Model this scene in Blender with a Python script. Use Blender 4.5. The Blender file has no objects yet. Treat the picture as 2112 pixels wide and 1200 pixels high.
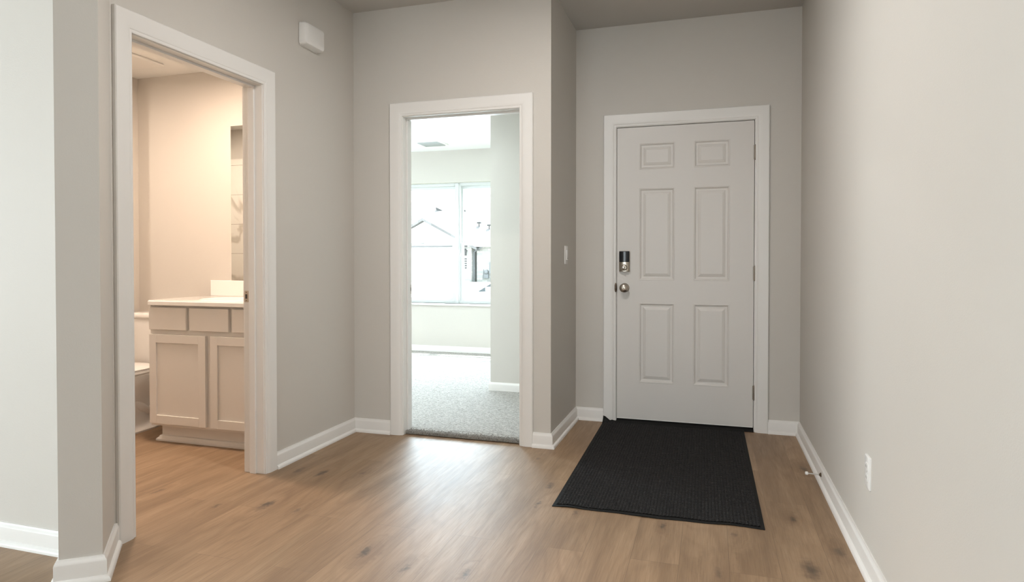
import bpy, bmesh, math, random
from mathutils import Vector, Matrix
random.seed(7)
S = bpy.context.scene
COL = S.collection

# ------------------------------------------------------------------ camera
cam_d = bpy.data.cameras.new('camera'); cam = bpy.data.objects.new('camera', cam_d); COL.objects.link(cam)
cam_d.sensor_width = 36.0; cam_d.lens = 1326.0 * 36.0 / 2112.0
cam_d.shift_y = -45.1 / 2112.0
cam_d.clip_start = .05; cam_d.clip_end = 400
cam.location = (0, 0, 1.13)
cam.rotation_euler = (math.radians(90) - .0148, 0, .3001)
S.camera = cam

# ------------------------------------------------------------------ view, world, sun, daylight
S.view_settings.view_transform = 'Standard'
S.view_settings.look = 'None'
S.view_settings.exposure = 0.0
S.view_settings.gamma = 1.0
S.view_settings.use_curve_mapping = False

W = bpy.data.worlds.new('world'); S.world = W; W.use_nodes = True
bg = W.node_tree.nodes['Background']
bg.inputs[0].default_value = (0.86, 0.96, 1.0, 1); bg.inputs[1].default_value = 6.5

def lamp(name, kind, loc, energy, color, rot=(0, 0, 0), **kw):
    d = bpy.data.lights.new(name, kind); d.energy = energy; d.color = color
    for k, v in kw.items(): setattr(d, k, v)
    o = bpy.data.objects.new(name, d); o.location = loc; o.rotation_euler = rot
    COL.objects.link(o); return o

sd = Vector((.17, .34, 1.0)).normalized()
sun = lamp('sun', 'SUN', (0, 10, 20), 16.0, (1, .97, .9), angle=.01)
sun.rotation_euler = sd.to_track_quat('Z', 'Y').to_euler()

# daylight coming in through the living-room windows (left and back walls)
H = math.pi / 2
lamp('daylight_west', 'AREA', (-6.35, -1.3, 1.45), 165, (.84, .95, 1.0), (0, -H, 0), shape='RECTANGLE', size=1.7, size_y=3.0)
lamp('daylight_south', 'AREA', (-1.2, -5.85, 1.45), 22, (.95, .98, 1.0), (H, 0, 0), shape='RECTANGLE', size=3.0, size_y=1.7)
# area lamp standing for sky light in the bedroom window, added to brighten the room
lamp('bedroom_daylight', 'AREA', (-2.925, 7.205, 1.33), 108, (.70, .87, 1.0), (-H + .22, 0, 0), shape='RECTANGLE', size=1.8, size_y=1.3, spread=math.radians(150))
lamp('bedroom_side_fill', 'AREA', (-5.52, 5.2, 1.40), 12, (.86, .95, 1.0), (0, -H, 0), shape='RECTANGLE', size=1.4, size_y=1.5)  # fill lamp at a made-up side window, added to brighten the bedroom

# ------------------------------------------------------------------ plan numbers (metres)
XR, YF, XJ, YM, XB = .549, 4.48, -.913, 3.737, -2.245
CEIL, CEIL2 = 2.742, 2.44
BASE_H, HEAD = .088, 2.042
BX0, BX1, BY0, BY1 = -4.78, -2.365, 1.953, 3.70     # bathroom
YW = 7.16                                           # bedroom window wall

# ------------------------------------------------------------------ helpers
def meta(o, label=None, cat=None, group=None, kind=None):
    if label: o['label'] = label
    if cat: o['category'] = cat
    if group: o['group'] = group
    if kind: o['kind'] = kind
    return o

def struct(o, label, cat):
    return meta(o, label, cat, None, 'structure')

def empty(name, loc, rz=0):
    o = bpy.data.objects.new(name, None); o.location = loc; o.rotation_euler = (0, 0, rz)
    o.empty_display_size = .05; COL.objects.link(o); return o

class MB:
    """collects geometry for ONE mesh object; world coordinates unless origin is given"""
    def __init__(s): s.bm = bmesh.new()
    def box(s, a, b):
        x0, x1 = sorted((a[0], b[0])); y0, y1 = sorted((a[1], b[1])); z0, z1 = sorted((a[2], b[2]))
        v = [s.bm.verts.new(p) for p in ((x0,y0,z0),(x1,y0,z0),(x1,y1,z0),(x0,y1,z0),(x0,y0,z1),(x1,y0,z1),(x1,y1,z1),(x0,y1,z1))]
        for f in ((0,3,2,1),(4,5,6,7),(0,1,5,4),(1,2,6,5),(2,3,7,6),(3,0,4,7)):
            s.bm.faces.new([v[i] for i in f])
        return s
    def poly(s, pts):
        s.bm.faces.new([s.bm.verts.new(p) for p in pts]); return s
    def prism(s, pts, z0, z1):
        n = len(pts)
        a = [s.bm.verts.new((p[0], p[1], z0)) for p in pts]; b = [s.bm.verts.new((p[0], p[1], z1)) for p in pts]
        for i in range(n):
            j = (i + 1) % n; s.bm.faces.new((a[i], a[j], b[j], b[i]))
        s.bm.faces.new(a[::-1]); s.bm.faces.new(b); return s
    def loft(s, rings, cap=True, closed=True):
        vr = [[s.bm.verts.new(p) for p in r] for r in rings]
        n = len(vr[0])
        for a, b in zip(vr, vr[1:]):
            for i in range(n if closed else n - 1):
                j = (i + 1) % n; s.bm.faces.new((a[i], a[j], b[j], b[i]))
        if cap and closed:
            s.bm.faces.new(vr[0][::-1]); s.bm.faces.new(vr[-1])
        return s
    def lathe(s, c, axis, prof, n=24):
        """prof: list of (distance along axis, radius)"""
        ax = Vector(axis).normalized(); u = ax.orthogonal().normalized(); w = ax.cross(u); c = Vector(c)
        return s.loft([[c + ax * d + (u * math.cos(2*math.pi*i/n) + w * math.sin(2*math.pi*i/n)) * max(r, 1e-4) for i in range(n)] for d, r in prof])
    def tube(s, pts, r, n=10):
        pts = [Vector(p) for p in pts]; rings = []
        for i, p in enumerate(pts):
            t = (pts[min(i+1, len(pts)-1)] - pts[max(i-1, 0)]).normalized(); u = t.orthogonal().normalized() if i == 0 else (u - t * u.dot(t)).normalized()
            w = t.cross(u); rr = r[i] if isinstance(r, (list, tuple)) else r
            rings.append([p + (u * math.cos(2*math.pi*k/n) + w * math.sin(2*math.pi*k/n)) * rr for k in range(n)])
        return s.loft(rings)
    def build(s, name, mat, parent=None, smooth=False, bevel=0, seg=2, loc=None):
        bmesh.ops.recalc_face_normals(s.bm, faces=s.bm.faces)
        if loc is not None:
            bmesh.ops.translate(s.bm, verts=s.bm.verts, vec=-Vector(loc))
        me = bpy.data.meshes.new(name); s.bm.to_mesh(me); s.bm.free()
        o = bpy.data.objects.new(name, me); COL.objects.link(o)
        if mat: me.materials.append(mat)
        if loc is not None: o.location = loc
        if parent:
            o.parent = parent
            o.matrix_parent_inverse = Matrix.Identity(4)
            wl = Vector(parent.location); pp = parent.parent
            while pp: wl += Vector(pp.location); pp = pp.parent
            o.location = Vector(o.location) - wl
        if smooth:
            for p in me.polygons: p.use_smooth = True
            me.set_sharp_from_angle(angle=math.radians(35))
        if bevel:
            m = o.modifiers.new('bevel', 'BEVEL'); m.width = bevel; m.segments = seg; m.limit_method = 'ANGLE'; m.angle_limit = math.radians(40)
            m.harden_normals = False
        return o

def rrect(cx, cy, hx, hy, r, n=5):
    out = []
    for sx, sy, a0 in ((1,1,0),(-1,1,90),(-1,-1,180),(1,-1,270)):
        for i in range(n + 1):
            a = math.radians(a0 + 90 * i / n)
            out.append((cx + sx * (hx - r) + r * math.cos(a), cy + sy * (hy - r) + r * math.sin(a)))
    return out

def sweep_plan(name, pts, prof, mat, side=1):
    """mitred run of moulding: pts = floor polyline on the wall face, prof = (offset from wall, z)"""
    P = [Vector((p[0], p[1])) for p in pts]; n = len(P); mb = MB(); rings = []
    for i, p in enumerate(P):
        ds = []
        if i > 0: ds.append((P[i] - P[i-1]).normalized())
        if i < n - 1: ds.append((P[i+1] - P[i]).normalized())
        ns = [Vector((-d.y, d.x)) * side for d in ds]
        m = ns[0] if len(ns) == 1 else (ns[0] + ns[1]) / (1 + ns[0].dot(ns[1]))
        rings.append([(p.x + m.x * o, p.y + m.y * o, z) for o, z in prof])
    mb.loft(rings)
    return mb.build(name, mat, smooth=True)

# ------------------------------------------------------------------ materials
class NT:
    def __init__(s, name):
        s.m = bpy.data.materials.new(name); s.m.use_nodes = True; s.t = s.m.node_tree
        s.b = s.t.nodes['Principled BSDF']
    def n(s, typ, **kw):
        nd = s.t.nodes.new(typ)
        for k, v in kw.items():
            if isinstance(k, str) and hasattr(nd, k): setattr(nd, k, v)
        return nd
    def l(s, a, b): s.t.links.new(a, b)
    def val(s, sock, v):
        if isinstance(v, (int, float)): sock.default_value = v
        else: s.l(v, sock)
    def math(s, op, a, b=0.0, c=0.0, clamp=False):
        nd = s.n('ShaderNodeMath', operation=op); nd.use_clamp = clamp
        s.val(nd.inputs[0], a); s.val(nd.inputs[1], b); s.val(nd.inputs[2], c); return nd.outputs[0]
    def mix(s, f, a, b):
        nd = s.n('ShaderNodeMix', data_type='RGBA')
        s.val(nd.inputs[0], f)
        for sk, v in ((nd.inputs[6], a), (nd.inputs[7], b)):
            if isinstance(v, tuple): sk.default_value = (*v, 1)
            else: s.l(v, sk)
        return nd.outputs[2]
    def rng(s, v, a, b, c=0.0, d=1.0, smooth=False):
        nd = s.n('ShaderNodeMapRange'); nd.interpolation_type = 'SMOOTHSTEP' if smooth else 'LINEAR'
        s.val(nd.inputs[0], v)
        for i, x in enumerate((a, b, c, d)): nd.inputs[i+1].default_value = x
        return nd.outputs[0]
    def noise(s, vec, scale, detail=3, rough=.5, dist=0):
        nd = s.n('ShaderNodeTexNoise'); s.l(vec, nd.inputs['Vector'])
        nd.inputs['Scale'].default_value = scale; nd.inputs['Detail'].default_value = detail
        nd.inputs['Roughness'].default_value = rough; nd.inputs['Distortion'].default_value = dist
        return nd.outputs[0]
    def coords(s): return s.n('ShaderNodeTexCoord').outputs['Object']
    def mapping(s, v, scale=(1,1,1), loc=(0,0,0), rot=(0,0,0)):
        nd = s.n('ShaderNodeMapping'); s.l(v, nd.inputs[0])
        nd.inputs['Scale'].default_value = scale; nd.inputs['Location'].default_value = loc; nd.inputs['Rotation'].default_value = rot
        return nd.outputs[0]
    def bump(s, h, strength, dist):
        nd = s.n('ShaderNodeBump'); nd.inputs['Strength'].default_value = strength; nd.inputs['Distance'].default_value = dist
        s.l(h, nd.inputs['Height']); s.l(nd.outputs[0], s.b.inputs['Normal'])
    def col(s, c):
        if isinstance(c, tuple): s.b.inputs['Base Color'].default_value = (*c, 1)
        else: s.l(c, s.b.inputs['Base Color'])
    def set(s, rough=.5, metal=0, spec=.5, coat=0):
        s.b.inputs['Roughness'].default_value = rough; s.b.inputs['Metallic'].default_value = metal
        s.b.inputs['Specular IOR Level'].default_value = spec; s.b.inputs['Coat Weight'].default_value = coat

def simple(name, c, rough=.5, metal=0, spec=.5, var=.03, scale=8, bump=0, bscale=200, coat=0):
    t = NT(name); co = t.coords()
    f = t.noise(co, scale, 3)
    t.col(t.mix(f, tuple(x * (1 - var) for x in c), tuple(min(1, x * (1 + var)) for x in c)))
    t.set(rough, metal, spec, coat)
    if bump: t.bump(t.noise(co, bscale, 2), bump, .001)
    return t.m

M = {}
M['wall'] = simple('greige_wall_paint', (.60, .572, .53), .62, spec=.3, var=.012, scale=3, bump=.35, bscale=230)
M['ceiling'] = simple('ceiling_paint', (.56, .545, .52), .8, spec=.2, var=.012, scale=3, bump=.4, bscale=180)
M['ceiling_white'] = simple('white_ceiling_paint', (.80, .80, .78), .8, spec=.2, var=.01, scale=3, bump=.4, bscale=180)
M['trim'] = simple('white_trim_paint', (.78, .765, .74), .38, var=.01, scale=4)
M['door'] = simple('white_door_paint', (.68, .655, .625), .42, var=.01, scale=4, bump=.08, bscale=400)
M['plastic'] = simple('white_plastic', (.80, .79, .77), .3, var=.005)
M['cabinet'] = simple('white_cabinet_paint', (.74, .715, .68), .4, var=.01)
M['ceramic'] = simple('white_ceramic', (.86, .85, .83), .08, var=.005)
M['nickel'] = simple('satin_nickel', (.50, .45, .39), .28, metal=1, var=.05, scale=30)
M['hinge'] = simple('aged_nickel_hinge', (.30, .26, .22), .45, metal=.8, var=.1, scale=40)
M['steel'] = simple('brushed_steel', (.62, .60, .57), .3, metal=1, var=.05, scale=30)
M['dark_metal'] = simple('dark_bronze', (.16, .12, .09), .4, metal=1, var=.05)
M['black_plastic'] = simple('black_plastic', (.012, .014, .018), .18, var=.1)
M['rubber'] = simple('black_rubber', (.010, .010, .010), .75, spec=.2, var=.2, scale=60, bump=.2)
M['white_rubber'] = simple('white_rubber', (.8, .79, .76), .5)
M['seam'] = simple('dark_gap', (.05, .045, .04), .8)
M['vinyl'] = simple('white_window_vinyl', (.66, .68, .68), .35)
M['asphalt'] = simple('asphalt', (.22, .22, .22), .9, var=.15, scale=3)
M['concrete'] = simple('pale_concrete', (.55, .54, .51), .9, var=.08, scale=2)
M['grass'] = simple('lawn_grass', (.10, .14, .05), .9, var=.3, scale=5, bump=.8, bscale=60)
M['car_paint'] = simple('white_car_paint', (.62, .64, .66), .2, coat=.5, var=.01)
M['car_glass'] = simple('dark_car_glass', (.02, .03, .036), .08)
M['tyre'] = simple('tyre_rubber', (.03, .03, .03), .8)
M['siding'] = simple('pale_house_siding', (.50, .50, .50), .8)
M['gutter'] = simple('white_gutter', (.3, .3, .3), .5)
M['vent_metal'] = simple('grey_roof_vent_metal', (.04, .04, .042), .6)
M['meter'] = simple('grey_meter_paint', (.12, .13, .14), .6)

def glass():
    t = NT('window_glass'); t.t.nodes.remove(t.b)
    tr = t.n('ShaderNodeBsdfTransparent'); gl = t.n('ShaderNodeBsdfGlossy'); gl.inputs['Roughness'].default_value = .01
    t.l(t.mix(t.noise(t.coords(), 1, 1), (.96, .985, .98), (.98, .99, .99)), tr.inputs[0])
    lw = t.n('ShaderNodeLayerWeight'); lw.inputs[0].default_value = .5; mx = t.n('ShaderNodeMixShader')
    t.l(t.math('ADD', t.math('MULTIPLY', t.math('POWER', lw.outputs['Facing'], 5), .6), .03), mx.inputs[0]); t.l(tr.outputs[0], mx.inputs[1]); t.l(gl.outputs[0], mx.inputs[2])
    t.l(mx.outputs[0], t.t.nodes['Material Output'].inputs[0]); return t.m
M['glass'] = glass()

def mirror():
    t = NT('mirror_silver'); t.col(t.mix(t.noise(t.coords(), 1, 1), (.78, .79, .77), (.8, .81, .79))); t.set(.01, 1); return t.m
M['mirror'] = mirror()

def emit(name, c, s):
    t = NT(name); t.col((.8, .78, .74)); t.b.inputs['Emission Color'].default_value = (*c, 1); t.b.inputs['Emission Strength'].default_value = s; return t.m
M['warm_glow'] = emit('warm_lit_diffuser', (1, .82, .62), 6)

def planks():
    t = NT('oak_vinyl_planks'); co = t.coords()
    sep = t.n('ShaderNodeSeparateXYZ'); t.l(co, sep.inputs[0]); X, Y = sep.outputs[0], sep.outputs[1]
    sw = t.n('ShaderNodeCombineXYZ'); t.l(Y, sw.inputs[0]); t.l(t.math('ADD', X, 20.045), sw.inputs[1])
    br = t.n('ShaderNodeTexBrick'); t.l(sw.outputs[0], br.inputs['Vector'])
    br.inputs['Color1'].default_value = (0, 0, 0, 1); br.inputs['Color2'].default_value = (1, 1, 1, 1); br.inputs['Mortar'].default_value = (.5, .5, .5, 1)
    br.inputs['Scale'].default_value = 1; br.inputs['Brick Width'].default_value = 1.22; br.inputs['Row Height'].default_value = .178
    br.inputs['Mortar Size'].default_value = .0011; br.inputs['Mortar Smooth'].default_value = .3; br.inputs['Bias'].default_value = 0
    br.offset = .37; br.offset_frequency = 2; br.squash_frequency = 1
    rnd = t.n('ShaderNodeSeparateColor'); t.l(br.outputs[0], rnd.inputs[0]); R = rnd.outputs[0]
    # warp shared by grain and knots
    warp = t.noise(t.mapping(co, (3, 1.1, 1)), 2.2, 3)
    # knots at their places in the floor (metres): x, y, size, darkness
    K = [(-2.165,2.392,.03,.6),(-1.955,2.47,.05,.95),(-1.784,2.476,.03,.5),(-1.967,2.938,.042,.8),(-2.106,2.944,.04,.5),(-1.75,2.998,.035,.5),
         (-1.269,2.183,.04,.85),(-1.064,2.112,.032,.7),(-.841,2.148,.028,.65),(-.765,3.108,.035,.6),(-.76,2.862,.022,.7),(-.936,3.522,.03,.5),
         (-.57,2.814,.026,.5),(-.193,2.783,.022,.7),(.347,3.027,.032,.75),(.477,2.727,.045,.55),(.355,2.547,.07,.8),(.484,3.771,.04,.7),
         (.097,2.778,.03,.5),(.029,2.426,.04,.45),(-2.574,2.485,.035,.55)]
    dark = 0.0; field = 0.0
    xx = t.math('ADD', X, t.math('ADD', t.math('MULTIPLY', t.math('SUBTRACT', warp, .5), .05), t.math('MULTIPLY', t.math('SUBTRACT', t.noise(co, 38, 3, .6), .5), .035)))
    yy = t.math('ADD', Y, t.math('ADD', t.math('MULTIPLY', t.math('SUBTRACT', t.noise(co, 9, 2), .5), .10), t.math('MULTIPLY', t.math('SUBTRACT', t.noise(t.mapping(co, (1, 1, 1), (4, 7, 0)), 30, 3, .6), .5), .08)))
    for kx, ky, r, dk in K:
        dx = t.math('MULTIPLY', t.math('SUBTRACT', xx, kx), 1.25); dy = t.math('MULTIPLY', t.math('SUBTRACT', yy, ky), .50)
        d = t.math('SQRT', t.math('ADD', t.math('MULTIPLY', dx, dx), t.math('MULTIPLY', dy, dy)))
        k = t.rng(d, r * .02, r * .80, dk * .95, 0, True)
        dark = k if dark == 0.0 else t.math('MAXIMUM', dark, k)
        f = t.rng(d, 0, r * 3.2, .7, 0, True)
        field = f if field == 0.0 else t.math('MAXIMUM', field, f)
    off = t.math('MULTIPLY', R, 37.0)
    gv = t.n('ShaderNodeCombineXYZ'); t.l(t.math('ADD', X, off), gv.inputs[0]); t.l(t.math('MULTIPLY', Y, .16), gv.inputs[1]); t.l(t.math('MULTIPLY', field, .25), gv.inputs[2])
    # broad colour flow along the plank
    flow = t.noise(gv.outputs[0], 5.5, 4, .55, .6)
    # cathedral rings: contour lines of a smooth field
    gv2 = t.n('ShaderNodeCombineXYZ'); t.l(t.math('ADD', X, off), gv2.inputs[0]); t.l(t.math('MULTIPLY', Y, .13), gv2.inputs[1])
    streak = t.noise(t.mapping(co, (1, .07, 1), (3, 1, 0)), 16, 4, .62, .4)
    cf = t.noise(gv2.outputs[0], 3.6, 1, .4, .15)
    ring = t.math('PINGPONG', t.math('MULTIPLY', cf, 17.0), .5)
    ring = t.rng(ring, 0, .22, 1, 0, True)
    fine = t.noise(t.mapping(co, (1, .035, 1)), 210, 4, .6)
    fine2 = t.noise(t.mapping(co, (1, .05, 1)), 70, 3, .6)
    cloud = t.noise(t.mapping(co, (1, .5, 1)), 2.4, 4, .6)
    base = t.mix(t.rng(flow, .33, .68, 0, 1), (.215, .134, .072), (.41, .275, .165))
    base = t.mix(t.rng(cloud, .35, .75, 0, .55), base, (.375, .238, .135))
    base = t.mix(t.math('MULTIPLY', t.math('MULTIPLY', ring, t.rng(cloud, .35, .6)), .30), base, (.165, .092, .045))
    base = t.mix(t.rng(streak, .48, .72, 0, .5), base, (.155, .092, .047))
    base = t.mix(t.rng(streak, .28, .44, .4, 0), base, (.44, .32, .205))
    base = t.mix(t.rng(fine, .42, .72, 0, .30), base, (.145, .085, .045))
    base = t.mix(t.rng(fine2, .5, .75, 0, .28), base, (.15, .09, .05))
    base = t.mix(t.rng(field, .1, .7, 0, .25), base, (.16, .09, .045))
    base = t.mix(t.math('MULTIPLY', R, .2), base, (.19, .118, .068))
    base = t.mix(dark, base, (.035, .024, .017))
    base = t.mix(t.math('MULTIPLY', br.outputs['Fac'], .35), base, (.06, .04, .025))
    t.col(base); t.set(.34, spec=.75)
    t.l(t.rng(fine, .3, .7, .47, .57), t.b.inputs['Roughness'])
    h = t.math('SUBTRACT', t.math('MULTIPLY', fine, .25), br.outputs['Fac'])
    t.bump(h, .18, .0012)
    return t.m
M['planks'] = planks()

def carpet():
    t = NT('beige_carpet'); co = t.coords()
    a = t.noise(co, 75, 4, .75); b = t.noise(co, 260, 3, .7)
    f = t.math('ADD', t.math('MULTIPLY', a, .5), t.math('MULTIPLY', b, .5))
    t.col(t.mix(t.rng(f, .36, .62), (.16, .145, .13), (.66, .64, .60))); t.set(.95, spec=.1)
    t.bump(f, .9, .012); return t.m
M['carpet'] = carpet()

def mat_fabric():
    t = NT('charcoal_ribbed_mat'); co = t.coords()
    a = t.noise(co, 55, 4, .8); b = t.noise(t.mapping(co, (1, .5, 1)), 400, 2); s = t.noise(co, 95, 2, .5)
    c = t.mix(t.rng(b, .35, .7), (.006, .006, .007), (.045, .044, .044))
    c = t.mix(t.rng(a, .55, .75, 0, .45), c, (.10, .097, .093))
    c = t.mix(t.rng(s, .76, .80, 0, .7), c, (.30, .28, .25))
    t.col(c); t.set(.9, spec=.15)
    seg = t.n('ShaderNodeTexWave'); t.l(co, seg.inputs[0]); seg.bands_direction = 'Y'; seg.inputs['Scale'].default_value = 26; seg.inputs['Distortion'].default_value = 1.5
    t.bump(t.math('ADD', seg.outputs[1], t.math('MULTIPLY', b, .6)), .7, .002); return t.m
M['mat'] = mat_fabric()

def tile():
    t = NT('veined_marble_tile'); co = t.coords()
    sep = t.n('ShaderNodeSeparateXYZ'); t.l(co, sep.inputs[0])
    z = t.math('FRACT', t.math('DIVIDE', t.math('ADD', sep.outputs[2], .3), .298))
    g = t.math('LESS_THAN', z, .012)
    n = t.noise(t.mapping(co, (1, 1, 1), rot=(.5, .6, .3)), 1.7, 3, .55, .9)
    v = t.rng(t.math('ABSOLUTE', t.math('SUBTRACT', n, .5)), 0, .07, 1, 0, True)
    c = t.mix(t.math('MULTIPLY', v, .65), (.80, .78, .73), (.42, .37, .31)); c = t.mix(g, c, (.30, .27, .23))
    t.col(c); t.set(.15); return t.m
M['tile'] = tile()

def brick():
    t = NT('painted_pale_brick'); co = t.coords()
    sep = t.n('ShaderNodeSeparateXYZ'); t.l(co, sep.inputs[0]); v = t.n('ShaderNodeCombineXYZ'); t.l(sep.outputs[0], v.inputs[0]); t.l(sep.outputs[2], v.inputs[1])
    b = t.n('ShaderNodeTexBrick'); t.l(v.outputs[0], b.inputs['Vector'])
    b.inputs['Color1'].default_value = (.24, .245, .24, 1); b.inputs['Color2'].default_value = (.38, .375, .36, 1); b.inputs['Mortar'].default_value = (.25, .25, .25, 1)
    b.inputs['Scale'].default_value = 1; b.inputs['Brick Width'].default_value = .4; b.inputs['Row Height'].default_value = .16; b.inputs['Mortar Size'].default_value = .02
    t.col(b.outputs[0]); t.set(.9, spec=.2); return t.m
M['brick'] = brick()

def shingle():
    t = NT('grey_roof_shingle'); co = t.coords()
    b = t.n('ShaderNodeTexBrick'); t.l(co, b.inputs['Vector'])
    b.inputs['Color1'].default_value = (.12, .12, .125, 1); b.inputs['Color2'].default_value = (.19, .19, .195, 1); b.inputs['Mortar'].default_value = (.13, .13, .13, 1)
    b.inputs['Scale'].default_value = 1; b.inputs['Brick Width'].default_value = .5; b.inputs['Row Height'].default_value = .25; b.inputs['Mortar Size'].default_value = .02
    t.col(b.outputs[0]); t.set(.95, spec=.1); return t.m
M['shingle'] = shingle()

# ------------------------------------------------------------------ room shell
def walls(name, boxes, label, mat='wall', extra=None):
    mb = MB()
    for a, b in boxes: mb.box(a, b)
    if extra: extra(mb)
    return struct(mb.build(name, M[mat]), label, 'wall')

def slab(name, boxes, mat, label, cat):
    mb = MB()
    for a, b in boxes: mb.box(a, b)
    return struct(mb.build(name, M[mat]), label, cat)

slab('floor', [((-6.5, -6, -.10), (XR, 1.953, 0)), ((-6.5, 1.953, -.10), (XR, 3.84, 0)), ((-1.033, 3.84, -.10), (XR, 4.56, 0))], 'planks',
     'light oak plank floor running from the hall into the bathroom', 'floor')
slab('ceiling', [((-6.5, -6, CEIL), (XR, 1.9, CEIL + .1)), ((XB - .06, 1.9, CEIL), (XR, YM + .06, CEIL + .1)), ((XJ - .06, YM + .06, CEIL), (XR, YF + .1, CEIL + .1))], 'ceiling',
     'flat painted ceiling over the entry hall', 'ceiling')
slab('ceiling_bathroom', [((BX0 - .1, BY0 - .06, 2.45), (BX1 + .06, BY1 + .08, 2.55))], 'ceiling_white', 'lower flat ceiling over the warm lit bathroom', 'ceiling')
slab('ceiling_bedroom', [((-5.6, YM + .06, CEIL2), (-.95, YW + .14, CEIL2 + .1))], 'ceiling_white', 'bright white ceiling over the carpeted bedroom', 'ceiling')

# right wall
walls('wall_right', [((XR, -6, 0), (XR + .12, YF + .16, CEIL + .1))], 'long plain greige wall on the right of the hall')
# front wall with the entry door opening
FX0, FX1 = -.645, .289
walls('wall_front', [((XJ, YF, 0), (FX0, YF + .15, CEIL)), ((FX1, YF, 0), (XR, YF + .15, CEIL)), ((FX0, YF, HEAD + .018), (FX1, YF + .15, CEIL))],
      'greige wall around the white panelled entry door')
# jog wall
walls('wall_jog', [((XJ - .12, YM, 0), (XJ, YF + .15, CEIL)), ((XJ - .12, YF + .15, 0), (XJ, YW + .14, CEIL))], 'short shaded greige wall carrying the light switch')
# middle wall with bedroom doorway
MX0, MX1 = -1.905, -1.092
walls('wall_middle', [((XB - .0, YM, 0), (MX0, YM + .12, CEIL)), ((MX1, YM, 0), (XJ - .12, YM + .12, CEIL)), ((MX0, YM, HEAD + .018), (MX1, YM + .12, CEIL)),
                      ((XB - .12, YM, 0), (XB, YM + .12, CEIL)), ((-5.6, BY1, 0), (XB - .12, YM + .12, CEIL))], 'greige wall around the bright bedroom doorway')
# bathroom wall with its doorway
TY0, TY1 = 2.025, 2.853
walls('wall_left', [((XB - .12, 1.953, 0), (XB, TY0, CEIL)), ((XB - .12, TY1, 0), (XB, YM, CEIL)), ((XB - .12, TY0, HEAD + .018), (XB, TY1, CEIL))],
      'greige wall around the warm lit bathroom doorway')
# living-room facing wall plus the angled wall end
C0, C1, C2, C3 = (XB, 1.945), (-2.05, 1.73), (-2.156, 1.65), (-2.32, 1.833)
walls('wall_angled', [], 'angled grey-beige wall end standing at the left', extra=lambda mb: mb.prism([C0, (XB, 1.953), (-2.365, 1.953), (-2.365, 1.833), C3, C2, C1], 0, CEIL))
walls('wall_living', [((-6.5, 1.833, 0), (-2.365, 1.953, CEIL))], 'brightly daylit wall past the angled wall end')
# living room behind the camera: west wall with window, south wall with window, east returns
walls('wall_west', [((-6.5, -6, 0), (-6.38, -2.9, CEIL)), ((-6.5, .3, 0), (-6.38, 1.833, CEIL)), ((-6.5, -2.9, 0), (-6.38, .3, .55)), ((-6.5, -2.9, 2.35), (-6.38, .3, CEIL))],
      'living room wall with a wide window, behind the camera')
walls('wall_south', [((-6.38, -6, 0), (-2.8, -5.88, CEIL)), ((.4, -6, 0), (XR, -5.88, CEIL)), ((-2.8, -6, 0), (.4, -5.88, .55)), ((-2.8, -6, 2.35), (.4, -5.88, CEIL))],
      'far living room wall with a window, behind the camera')
# bathroom inner walls
walls('wall_bathroom', [((BX0 - .1, 1.953, 0), (BX0, BY1, 2.5)), ((BX0, 3.50, 0), (-4.01, BY1, 2.5))], 'warm lit wall end beside the toilet')
tl = MB().box((BX0, BY0, .35), (-4.05, BY0 + .012, 2.15)).box((BX0, BY0 + .012, .35), (BX0 + .012, 3.49, 2.15)).box((BX0, 3.488, .35), (-4.02, 3.5, 2.15))
struct(tl.build('wall_tile', M['tile']), 'veined marble tile seen in the bathroom mirror', 'wall tile')
# bedroom walls
CLX = -1.79
WX0, WX1, WZ0, WZ1 = -3.86, -1.99, .60, 2.055
walls('wall_bedroom_window', [((-5.6, YW, -.3), (WX0, YW + .16, 2.6)), ((WX1, YW, -.3), (-1.033, YW + .16, 2.6)), ((WX0, YW, -.3), (WX1, YW + .16, WZ0)), ((WX0, YW, WZ1), (WX1, YW + .16, 2.6))],
      'pale bedroom wall around the double window')
walls('wall_bedroom_side', [((-5.6, YM + .12, 0), (-5.5, 4.4, 2.5)), ((-5.6, 6.6, 0), (-5.5, YW, 2.5)), ((-5.6, 4.4, 0), (-5.5, 6.6, .65)), ((-5.6, 4.4, 2.15), (-5.5, 6.6, 2.5))], 'far side wall of the bedroom')  # window opening made up for the added side fill lamp
walls('wall_closet', [((CLX, 5.165, 0), (-1.033, 5.285, CEIL2)), ((CLX, 5.285, 0), (CLX + .12, YW, CEIL2))], 'pale closet wall jutting into the bedroom on the right')

# ------------------------------------------------------------------ baseboards
PB = [(0, 0), (.027, 0), (.027, .008), (.024, .015), (.019, .019), (.014, .021), (.014, BASE_H - .018), (.0125, BASE_H - .012), (.008, BASE_H - .008), (.006, BASE_H), (0, BASE_H)]
def baseboard(name, pts, label, side=1):
    return struct(sweep_plan(name, pts, PB, M['trim'], side), label, 'baseboard')
CW = .084
baseboard('baseboard_angled', [(-6.37, 1.833), C3, C2, C1, C0, (XB, TY0 - .068)], 'white baseboard wrapping around the angled wall end', -1)
baseboard('baseboard_left', [(XB, TY1 + .068), (XB, YM), (MX0 - .068, YM)], 'white baseboard in the corner between the two doorways', -1)
baseboard('baseboard_middle', [(MX1 + .068, YM), (XJ, YM), (XJ, YF), (FX0 - .068, YF)], 'white baseboard turning the outer corner under the light switch', -1)
baseboard('baseboard_right', [(FX1 + .068, YF), (XR, YF), (XR, -5.8)], 'white baseboard along the right wall', -1)
baseboard('baseboard_closet', [(CLX, YW), (CLX, 5.165), (-1.04, 5.165)], 'white baseboard under the bedroom closet wall', -1)
baseboard('baseboard_bedroom', [(-5.5, YW), (CLX, YW)], 'white baseboard under the bedroom window', -1)
baseboard('baseboard_bathroom', [(-4.01, 3.5), (-4.01, BY1), (-3.345, BY1)], 'white baseboard behind the toilet', -1)

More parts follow.
